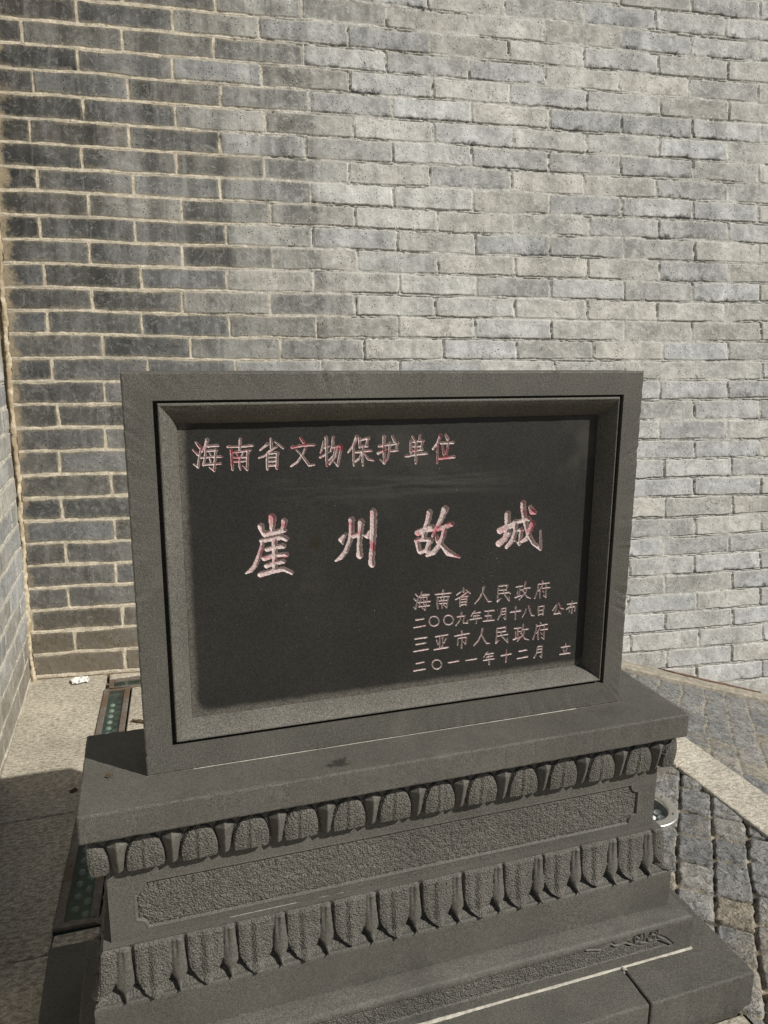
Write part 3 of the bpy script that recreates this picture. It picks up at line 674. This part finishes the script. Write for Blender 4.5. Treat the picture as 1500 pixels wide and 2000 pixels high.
# inscribed panel: fine grids where letters are cut, plain sheets elsewhere
STROKES = {'heading': "1165,12557,158 1232,12467,318|1112,12422,142 1195,12339,278|1255,12466,175 1216,12297,175 1185,12120,240 1116,12171,159|1363,12592,318 1327,12488,239 1267,12385,143|1342,12479,199 1548,12489,241|1327,12415,199 1310,12278,192 1280,12149,224|1339,12399,160 1521,12409,193|1506,12425,193 1484,12271,209 1458,12043,226 1381,12104,113|1247,12280,160 1429,12290,161 1596,12287,194|1281,12157,176 1575,12166,194|1385,12381,128 1414,12315,128|1396,12266,128 1409,12193,129|1933,12591,243 1918,12395,212|1707,12460,202 1916,12453,179 2152,12470,213|1769,12400,194 1770,12228,212 1780,12046,196|1791,12359,162 1945,12366,163 2100,12389,230|2059,12374,213 2045,12201,214 2037,12035,198 1961,12113,115|1863,12331,130 1893,12281,131|1985,12352,147 1942,12279,131|1820,12262,163 2023,12265,164|1817,12190,163 2021,12194,164|1917,12272,180 1904,12124,180 1918,12040,148|2476,12584,182 2485,12409,249|2415,12486,281 2280,12383,181|2549,12524,149 2622,12463,200 2696,12402,201|2572,12431,216 2453,12361,216 2368,12280,199 2252,12243,165|2411,12329,199 2399,12187,233 2403,12028,217|2419,12312,149 2602,12322,217|2586,12323,234 2579,12181,234 2570,12038,235|2442,12244,166 2559,12248,167|2440,12169,167 2557,12173,167|2438,12094,200 2555,12101,201|3015,12576,202 3070,12499,287|2856,12409,252 3060,12441,220 3266,12443,221|3102,12389,204 3066,12297,204 2961,12149,238 2832,12066,169|2940,12361,169 3023,12274,220 3107,12160,239 3166,12076,257 3269,12077,120|3450,12492,247 3420,12379,210 3381,12290,153|3459,12378,153 3546,12413,172|3490,12575,285 3497,12377,210 3495,12187,211 3503,12044,192|3380,12214,248 3457,12246,191 3535,12300,134|3625,12581,248 3614,12430,230 3574,12317,153|3623,12382,192 3770,12415,250 3779,12368,251 3739,12197,232 3708,12045,233 3640,12115,116|3668,12371,192 3632,12239,192 3543,12151,154|3720,12370,192 3671,12219,193 3552,12075,173|4075,12568,330 4005,12398,233 3910,12287,175|4015,12408,214 4014,12168,195 4020,12033,176|4128,12538,214 4134,12365,195|4144,12505,175 4313,12542,274|4293,12533,254 4263,12400,196|4154,12384,176 4293,12389,176|4064,12282,215 4363,12306,236|4197,12363,215 4193,12161,196 4193,12026,177|4183,12277,176 4124,12164,216 4054,12109,196|4213,12267,157 4304,12138,237 4404,12115,158|4514,12378,257 4696,12405,199|4610,12562,296 4605,12340,238 4617,12048,220 4536,12129,139|4495,12247,297 4656,12319,139|4777,12558,238 4818,12460,279|4737,12404,219 4890,12428,240|4870,12419,220 4861,12293,180|4748,12281,199 4881,12288,180|4727,12443,199 4718,12278,199 4678,12124,200 4617,12044,140|5177,12537,201 5220,12477,222|5333,12562,242 5314,12464,223|5147,12459,262 5150,12244,263|5158,12440,161 5408,12456,203|5387,12452,223 5359,12286,203|5191,12350,162 5357,12355,162|5192,12266,182 5390,12285,183|5048,12169,242 5266,12196,203 5475,12213,266|5251,12456,222 5249,12201,203 5252,12023,204|5754,12550,348 5694,12404,267 5601,12288,205|5694,12404,226 5693,12145,206 5692,12016,186|5860,12557,247 5905,12476,350|5768,12397,247 6025,12403,249|5801,12341,185 5827,12181,269|5918,12387,227 5871,12119,207|5732,12100,248 6054,12122,271",
 'title': "2465,11150,617 2465,11024,571 2455,10900,381|2254,10981,567 2262,10922,426 2315,10832,475 2438,10843,429 2571,10863,431 2686,10884,385|2690,11058,527 2678,10972,432 2647,10867,384|2256,10710,381 2435,10736,430 2626,10758,481 2711,10717,483|2274,10709,333 2262,10594,363 2200,10423,382 2129,10253,431 2042,10162,383 1947,10112,134|2491,10713,479 2495,10459,463 2487,10164,437|2354,10538,431 2488,10567,385 2660,10583,464|2293,10367,432 2484,10420,386 2714,10412,408|2336,10226,434 2480,10263,368 2653,10288,438|2218,10068,482 2419,10110,436 2650,10140,410 2803,10057,393|3859,10725,301 3768,10621,501 3797,10538,151|3971,10996,550 3970,10787,452 3939,10588,424 3857,10393,455 3765,10279,454 3654,10217,181|4000,10675,454 4101,10698,405|4163,10944,585 4142,10735,455 4121,10474,458 4131,10280,613|4193,10691,203 4285,10644,356 4336,10732,407|4403,11129,587 4402,10818,611 4388,10413,514 4368,10169,568 4379,10086,620|5557,11050,578 5532,10908,527 5471,10747,422 5443,10521,477|5322,10654,631 5461,10696,528 5611,10727,689|5303,10489,475 5349,10299,478 5393,10243,319|5282,10491,422 5443,10511,371 5606,10478,480|5595,10468,480 5542,10389,480 5512,10265,480|5361,10256,372 5544,10284,374|5881,11093,690 5824,10931,531 5720,10730,426 5626,10560,213|5743,10687,320 5894,10739,481 6036,10782,483|5884,10719,481 5865,10574,483 5782,10371,483 5665,10233,537 5514,10171,267|5713,10554,320 5748,10436,429 5871,10322,485 5974,10198,651 6222,10083,219|7260,10905,667 7257,10713,558 7254,10520,560 7223,10415,561|7101,10574,668 7249,10628,615 7374,10674,616|7089,10306,672 7224,10393,561 7346,10525,337|7441,10734,505 7451,10528,507 7401,10359,508 7267,10217,395|7442,10723,393 7593,10745,394 7744,10779,509|7485,10548,282 7637,10559,283|7590,10562,396 7575,10390,397 7558,10250,284 7460,10333,170|7598,11120,581 7619,10926,539 7678,10686,509 7761,10442,479 7878,10259,459 8053,10114,347 8045,10269,254 8036,10510,138|7844,10675,625 7782,10506,455 7718,10358,433 7603,10301,284|7766,11025,394 7818,10936,678 7879,10911,453",
 'dates': "5284,9400,117 5337,9344,169|5252,9307,117 5299,9258,156|5344,9305,104 5319,9204,130 5295,9084,183 5255,9123,104|5420,9432,130 5389,9339,130 5331,9287,78|5428,9361,156 5580,9359,157|5403,9312,104 5391,9223,130 5373,9114,144|5416,9317,104 5548,9311,144|5535,9305,131 5518,9158,131 5493,9037,145 5433,9095,92|5346,9208,130 5602,9215,158|5367,9122,144 5591,9127,158|5449,9281,104 5470,9247,92|5458,9190,92 5478,9149,92|5884,9421,172 5874,9305,132|5713,9346,145 6054,9346,173|5760,9290,132 5757,9160,145 5773,9041,146|5774,9282,119 6015,9278,159|5991,9280,146 5978,9151,146 5967,9041,147 5898,9107,93|5828,9257,93 5849,9216,93|5915,9255,106 5896,9218,93|5802,9201,119 5963,9198,120|5804,9142,119 5951,9141,120|5869,9214,132 5866,9045,133|6322,9425,147 6332,9339,174|6277,9351,160 6177,9288,133|6385,9380,107 6483,9298,162|6407,9325,161 6287,9245,147 6159,9192,120|6260,9228,147 6256,9136,148 6265,9043,161|6267,9234,107 6437,9244,148|6417,9239,135 6395,9050,135|6289,9186,121 6398,9186,121|6283,9127,121 6393,9129,121|6278,9068,148 6401,9072,149|6783,9408,244 6759,9285,177 6688,9160,177 6594,9063,122|6774,9270,109 6855,9143,164 6899,9079,178 6963,9073,96|5305,8849,171 5477,8856,171|5262,8690,131 5513,8708,159|5805,8768,133 5798,8728,134 5776,8696,134 5742,8678,133 5700,8675,133 5658,8687,133 5623,8713,133 5600,8750,133 5591,8792,132 5598,8832,132 5620,8863,132 5654,8882,132 5696,8885,133 5737,8873,133 5773,8847,133 5796,8810,133 5805,8768,133|6121,8761,135 6114,8722,135 6091,8691,135 6058,8672,135 6017,8669,135 5976,8681,134 5942,8707,134 5918,8743,134 5909,8784,134 5916,8822,134 5938,8853,134 5971,8872,134 6012,8876,134 6053,8863,134 6088,8837,134 6112,8802,135 6121,8761,135|6304,8900,176 6293,8815,149 6261,8726,149 6182,8635,122|6211,8817,135 6375,8827,149 6343,8730,122 6352,8669,136 6442,8659,136 6440,8720,82|6593,8910,150 6520,8804,123|6567,8860,123 6726,8863,137|6576,8799,123 6707,8798,123|6569,8799,109 6578,8731,109|6495,8727,136 6751,8740,151|6636,8859,137 6637,8631,137|6823,8877,137 7034,8871,152|6908,8864,124 6887,8658,138|6834,8771,124 6982,8769,138 6965,8656,125|6796,8661,152 7049,8660,153|5292,8444,172 5551,8454,173|5313,8323,172 5526,8333,174|5263,8177,146 5582,8194,174|5739,8441,161 6009,8457,162|5831,8435,134 5832,8201,135|5894,8434,135 5893,8200,135|5760,8369,107 5796,8272,162|5977,8378,162 5925,8283,108|5711,8165,175 6023,8180,177|6309,8507,150 6331,8451,136|6161,8406,149 6484,8430,165|6231,8341,109 6235,8206,150|6245,8346,123 6424,8352,137|6424,8359,137 6408,8206,137 6357,8259,82|6324,8438,136 6324,8236,123 6320,8122,137|6788,8500,249 6765,8374,180 6699,8246,166 6598,8142,125|6772,8360,111 6847,8222,167 6899,8161,168 6963,8153,98|5317,7906,147 5494,7921,148|5275,7755,147 5530,7766,162|5883,7820,136 5876,7782,136 5854,7750,136 5821,7733,136 5781,7730,136 5742,7743,136 5707,7770,136 5685,7806,136 5676,7847,135 5683,7885,135 5704,7916,135 5737,7933,135 5777,7936,136 5816,7923,136 5851,7897,136 5874,7860,136 5883,7820,136|6032,7836,151 6266,7850,165|6426,7836,139 6678,7846,168|6921,7966,154 6840,7860,126|6901,7914,126 7058,7922,127|6911,7853,112 7046,7861,127|6903,7858,98 6913,7788,99|6828,7785,126 7084,7794,141|6965,7920,127 6967,7680,141|7120,9397,137 7106,9225,137 7106,9058,193 7181,9118,97|7120,9390,137 7325,9391,179|7318,9385,152 7301,9287,124|7138,9302,124 7308,9297,124|7127,9223,124 7367,9234,152 7405,9197,69|7237,9293,124 7263,9197,138 7376,9052,195 7364,9147,83|7526,9335,153 7683,9345,140|7612,9331,125 7608,9123,140|7558,9262,111 7566,9114,140|7616,9257,112 7680,9262,126|7516,9105,181 7658,9139,126|7737,9420,167 7727,9341,140 7690,9223,112|7722,9287,126 7859,9291,154|7780,9282,126 7749,9191,140 7612,9048,112|7704,9215,98 7790,9092,169 7871,9057,99|8136,9411,127 8160,9375,127|8045,9345,127 8301,9356,156|8045,9352,127 8037,9217,141 7974,9040,127|8149,9308,127 8061,9195,113|8096,9212,127 8087,9117,128 8098,9041,142|8138,9248,113 8329,9251,157|8229,9328,128 8238,9041,157 8176,9088,85|8156,9192,99 8188,9149,114|7205,8887,125 7202,8786,125 7130,8659,125|7205,8887,125 7311,8896,139|7308,8897,139 7305,8646,140 7256,8686,84|7222,8825,111 7300,8827,112|7217,8764,111 7300,8766,112|7416,8791,140 7660,8802,169|7536,8900,140 7539,8621,141|7782,8828,141 7757,8741,142 7703,8651,113|7836,8890,141 7880,8756,156 7921,8669,157 7987,8656,100|8072,8846,128 8087,8652,158|8072,8846,114 8212,8852,143|8197,8847,143 8190,8655,144|8099,8758,114 8195,8758,115|8104,8671,115 8192,8675,129|8509,8843,159 8426,8727,130|8559,8879,130 8619,8762,160 8688,8734,102|8520,8786,130 8469,8646,174|8469,8642,159 8618,8651,160|8570,8698,102 8627,8629,146|8772,8830,131 9006,8841,161|8896,8894,146 8851,8780,131 8757,8713,102|8823,8741,117 8836,8656,146|8822,8755,117 8981,8760,147|8973,8768,132 8965,8657,132|8893,8832,131 8892,8616,147|7123,8476,140 7116,8306,140 7108,8136,183 7177,8197,98|7124,8462,140 7323,8474,169|7315,8482,140 7306,8374,113|7141,8379,126 7327,8381,127|7138,8293,126 7380,8306,141|7213,8377,126 7253,8263,141 7381,8131,184 7369,8229,85|7527,8417,156 7686,8420,128|7609,8415,128 7610,8194,128|7559,8345,113 7571,8185,128|7617,8338,114 7675,8341,114|7516,8171,185 7681,8214,114|7733,8490,156 7724,8388,142 7685,8282,100|7724,8374,128 7856,8373,143|7776,8362,128 7738,8249,143 7606,8119,114|7700,8288,100 7786,8160,172 7883,8123,101|8136,8488,115 8161,8450,115|8067,8412,129 8310,8431,159|8050,8449,129 8043,8311,130 7979,8116,130|8150,8382,115 8068,8252,115|8104,8276,115 8095,8166,130 8113,8105,130|8146,8313,116 8324,8321,145|8237,8400,130 8247,8099,145 8177,8149,87|8164,8255,101 8196,8210,101|7242,7840,170 7480,7856,157|7357,7961,128 7362,7683,157|7661,7890,158 7843,7898,159|7625,7726,158 7874,7741,174|8100,7941,131 8099,7815,131 8031,7693,160|8100,7938,116 8219,7944,131|8211,7942,131 8211,7681,147 8164,7722,88|8118,7876,102 8200,7880,102|8115,7806,117 8204,7809,117|8785,7930,119 8798,7893,119|8690,7856,148 8896,7862,164|8738,7829,119 8767,7733,134|8829,7832,149 8806,7713,119|8662,7696,148 8914,7700,179"}
def pol(X, Z):      # distance inside the honed field, which has rounded corners
    x0, x1, z0, z1 = PX0 + .007, PX1 + .012, PZ0 + .008, PZ1 + .010; r = .026
    ax = np.abs(X - (x0 + x1) / 2) - (x1 - x0) / 2 + r; az = np.abs(Z - (z0 + z1) / 2) - (z1 - z0) / 2 + r
    return r - np.hypot(np.maximum(ax, 0), np.maximum(az, 0)) - np.minimum(np.maximum(ax, az), 0)
pacc = Acc()
def plain(x0, x1, z0, z1):
    xs = np.linspace(x0, x1, max(2, int((x1 - x0) / .012) + 1)); zs = np.linspace(z0, z1, max(2, int((z1 - z0) / .012) + 1))
    X, Z = np.meshgrid(xs, zs); pacc.grid(np.stack([X, 0 * X + PD, Z + B], -1), pol=pol(X, Z))
REG = {'heading': (.098, .620, .533, .6175, .0008, .0036, 1.25), 'title': (.180, .820, .338, .474, .0011, .0042, 1.5), 'dates': (.512, .908, .100, .300, .00058, .0024, 1.2)}
ins_names = {'heading': "heading_line", 'title': "title_character", 'dates': "dedication_line"}
ins_obs = []; DLINES = [.1483, .2013, .2424]
for key, (x0, x1, z0, z1, st, dmax, sl) in REG.items():
    xs = np.linspace(x0, x1, int((x1 - x0) / st) + 1); zs = np.linspace(z0, z1, int((z1 - z0) / st) + 1)
    X, Z = np.meshgrid(xs, zs); sd = np.full(X.shape, -1.0)
    wob = (vn(X * 260, Z * 260, 3) - .5) * .0006
    for stq in STROKES[key].split('|'):
        pts = [[float(a) for a in t.split(',')] for t in stq.split()]
        pts = [(a * 1e-4, b * 1e-4 - B, c * 1e-5 * {'dates': .94, 'heading': 1.0, 'title': 1.06}[key]) for a, b, c in pts]
        m = max(p[2] for p in pts) + .002
        i0 = np.searchsorted(xs, min(p[0] for p in pts) - m); i1 = np.searchsorted(xs, max(p[0] for p in pts) + m)
        k0 = np.searchsorted(zs, min(p[1] for p in pts) - m); k1 = np.searchsorted(zs, max(p[1] for p in pts) + m)
        sub = (slice(k0, k1), slice(i0, i1))
        sd[sub] = np.maximum(sd[sub], cap_sd(X[sub], Z[sub], pts))
    sd = sd + wob
    depth = np.clip(sd * sl * 1.6, 0, dmax) * (1 + .0 * sd)
    depth = np.where(sd > 0, depth + np.minimum(sd, .002) * .5 * (vn(X * 330, Z * 330, 9) - .3), 0)
    P = np.stack([X, PD + depth, Z + B], -1); r, c = X.shape
    F = grid_faces(r, c); inside = (sd > 0).ravel()[F].sum(1) >= 2
    V = P.reshape(-1, 3)
    def sub_mesh(F, **at):
        u, inv = np.unique(F.ravel(), return_inverse=True)
        return V[u], inv.reshape(-1, 4), {k: a.ravel()[u] for k, a in at.items()}
    v, f, a = sub_mesh(F[~inside], pol=pol(X, Z)); pacc.V.append(v); pacc.F.append(f + pacc.n); pacc.A['pol'].append(a['pol']) if 'pol' in pacc.A else pacc.A.setdefault('pol', [a['pol']]); pacc.n += len(v)
    Fi = F[inside]; cen = V[Fi].mean(1)
    grp = {'heading': 0 * cen[:, 0], 'title': np.searchsorted([.32, .50, .685], cen[:, 0]), 'dates': np.searchsorted(DLINES, cen[:, 2] - B)}[key]
    for q in sorted(set(grp.tolist())):
        v, f, a = sub_mesh(Fi[grp == q], dp=depth); ins_obs.append(link(ins_names[key], raw_mesh(v, f, a), None))
        ins_obs[-1].data.materials.append({'heading': MRH, 'title': MRT, 'dates': MRD}[key])
    REG[key] = (x0, x1, z0, z1)
h_, t_, d_ = REG['heading'], REG['title'], REG['dates']
for a in ((PX0, PX1, h_[3], PZ1), (PX0, h_[0], h_[2], h_[3]), (h_[1], PX1, h_[2], h_[3]), (PX0, PX1, t_[3], h_[2]),
          (PX0, t_[0], t_[2], t_[3]), (t_[1], PX1, t_[2], t_[3]), (PX0, PX1, d_[3], t_[2]),
          (PX0, d_[0], d_[2], d_[3]), (d_[1], PX1, d_[2], d_[3]), (PX0, PX1, PZ0, d_[2])): plain(*a)
panel = link("inscription_panel", pacc.mesh(), MP)
acc = Acc(); acc.quad((PX0 - .01, .044, B + PZ0 - .01), (PX1 + .01, .044, B + PZ0 - .01), (PX1 + .01, .044, B + PZ1 + .01), (PX0 - .01, .044, B + PZ1 + .01))
j5 = bead([(0, -.0003, B + .001), (1, -.0003, B + .0006)], .0006, 71, "mortar_joint", .8)
adopt(stele, frame, mould, panel, j5)
for o in ins_obs: o.parent = panel
#---LIGHTS---
def led(name, x, y, z, r, mat, parent_list):
    n = 10; th = np.linspace(0, 2 * math.pi, 13); ph = np.linspace(0, math.pi / 2, 6)
    P = np.array([[(r * math.cos(p) * math.cos(t), r * math.cos(p) * math.sin(t), r * .7 * math.sin(p)) for t in th] for p in ph])
    acc = Acc(); acc.grid(P); ob = link(name, acc.mesh(), mat); ob.location = (x, y, z); parent_list.append(ob); return ob
def linear_light(origin, ang, length, width, label):
    """in-ground linear uplight: rusted frame, glass, two staggered rows of lenses"""
    root = thing("linear_ground_light", label, "ground light", (origin[0], origin[1], 0), "linear ground lights beside the pedestal")
    fw = .021; parts = []
    bm = bmesh.new(); W, L = width, length
    for a in ((0, W, 0, fw * .9), (0, W, L - fw * .9, L), (0, fw, fw * .9, L - fw * .9), (W - fw, W, fw * .9, L - fw * .9)):
        box(bm, a[0], a[1], a[2], a[3], -.004, .006, .0012, 1)
    for y in np.arange(.02, L, .22):
        for x in (fw * .5, W - fw * .5):
            bmesh.ops.create_cone(bm, cap_ends=True, segments=10, radius1=.0034, radius2=.0026, depth=.003, matrix=Matrix.Translation((x, min(y, L - .02), .0072)))
    fr = bm_link(bm, "frame", MRU)
    bm = bmesh.new(); box(bm, fw * .8, W - fw * .8, fw * .7, L - fw * .7, -.0005, .003); gl = bm_link(bm, "glass", MGL)
    bm = bmesh.new()
    box(bm, 0.001, W - .001, 0.001, L - .001, -.0290, -.0255)
    for a in ((.001, .006, .001, L - .001), (W - .006, W - .001, .001, L - .001), (.006, W - .006, .001, .006), (.006, W - .006, L - .006, L - .001)): box(bm, *a, -.0253, -.0045)
    hs = bm_link(bm, "housing", MBK)
    parts = [fr, gl, hs]
    nL = int((L - .06) / .05); first = None; led_l = []
    for i in range(nL):
        for q, x in enumerate((W * .36, W * .64)):
            y = .045 + i * .05 + q * .025
            if first is None: first = led("led_lens", x, y, -.0256, .0125, MLE, led_l); o = first
            else: o = first.copy(); COL.objects.link(o); o.location = (x, y, -.0256); led_l.append(o)
    for o in parts + led_l: o.parent = root
    root.rotation_euler = (0, 0, ang); return root
linear_light((-.2545, .472), -.0462, 1.40, .104, "long rusty framed glass ground light running from the pedestal towards the brick wall")
r2 = linear_light((1.098, 1.884), math.pi / 2 + .02, 1.27, .100, "linear glass ground light lying along the foot of the brick wall behind the stele")
def revolve(prof, n=48):
    th = np.linspace(0, 2 * math.pi, n + 1); return np.array([[(r * math.cos(t), r * math.sin(t), z) for t in th] for r, z in prof])
rl = thing("round_ground_light", "round steel ringed ground light set in the cobbles at the right of the pedestal", "ground light", (1.4707, .4664, 0))
acc = Acc(); acc.grid(revolve([(.105, -.03), (.105, .006), (.1035, .0085), (.098, .0095), (.080, .0090), (.0755, .0065), (.0745, -.002)]), flip=True)
ring_o = link("ring", acc.mesh(), MST); ring_o.parent = rl
for k in range(6):
    bm = bmesh.new(); bmesh.ops.create_cone(bm, cap_ends=True, segments=12, radius1=.0042, radius2=.0034, depth=.003)
    sc = bm_link(bm, "screw", MRU); a = k * math.pi / 3 + .25; sc.location = (.0895 * math.cos(a), .0895 * math.sin(a), .0105); sc.parent = ring_o
acc = Acc(); acc.grid(revolve([(.0755, -.003), (.074, -.027), (.0, -.0275)]), flip=True); ho = link("housing", acc.mesh(), mat_plain('lamp_well', (.02, .02, .02), .3, 40, .5)); ho.parent = rl
bm = bmesh.new(); bmesh.ops.create_cone(bm, cap_ends=True, segments=40, radius1=.0755, radius2=.0755, depth=.003, matrix=Matrix.Translation((0, 0, .0015))); gg = bm_link(bm, "glass", MGC); gg.parent = rl
l0 = []
for rad, cnt in ((0.0, 1), (.030, 6), (.058, 12)):
    for k in range(cnt):
        a = 2 * math.pi * k / cnt + rad * 9; x, y = rad * math.cos(a), rad * math.sin(a)
        if not l0: led("led_lens", x, y, -.0272, .0138, MLC, l0)
        else: o = l0[0].copy(); COL.objects.link(o); o.location = (x, y, -.0272); l0.append(o)
for o in l0: o.parent = rl
#---LITTER---
def crumple(name, x, y, sx, sy, hgt, seed, mat, label, cat, rot=0.0):
    n = 22; t = np.linspace(-1, 1, n); U, V_ = np.meshgrid(t, t)
    Zc = hgt * (.25 + 1.1 * np.abs(fbm(U * 1.6 + seed, V_ * 1.6, seed, 3)) * 2 + .35 * np.abs(fbm(U * 4, V_ * 4 + seed, seed + 2, 2)))
    rX = U * sx * (1 + .25 * fbm(V_ * 2, U * 0, seed + 3)); rY = V_ * sy * (1 + .3 * fbm(U * 2, V_ * 0 + 4, seed + 4))
    c, s = math.cos(rot), math.sin(rot)
    P = np.stack([c * rX - s * rY, s * rX + c * rY, Zc], -1); Pb = P.copy(); Pb[..., 2] -= .0008
    acc = Acc(); acc.grid(P); acc.grid(Pb, flip=True); o = link(name, acc.mesh(), mat, smooth=False)
    o.location = (x, y, .0015); o['label'] = label; o['category'] = cat; return o
crumple("paper_tissue", -.293, 1.985, .036, .026, .016, 7, MTI, "crumpled white paper tissue on the paving near the wall corner", "litter", .2)
a = crumple("dead_leaf", -.256, 1.107, .012, .009, .006, 11, MLF, "small dark scrap on the shaded paving left of the pedestal", "litter", .5)
b = crumple("dead_leaf", -.05, 1.53, .030, .009, .010, 13, MLF, "curled dark dry leaf beside the long ground light", "litter", -.5)
c = crumple("dead_leaf", -.065, .020, .006, .0045, .004, 15, MLF, "tiny dark scrap lying on the left end of the pedestal cap", "litter", .9); c.location.z = B + .001
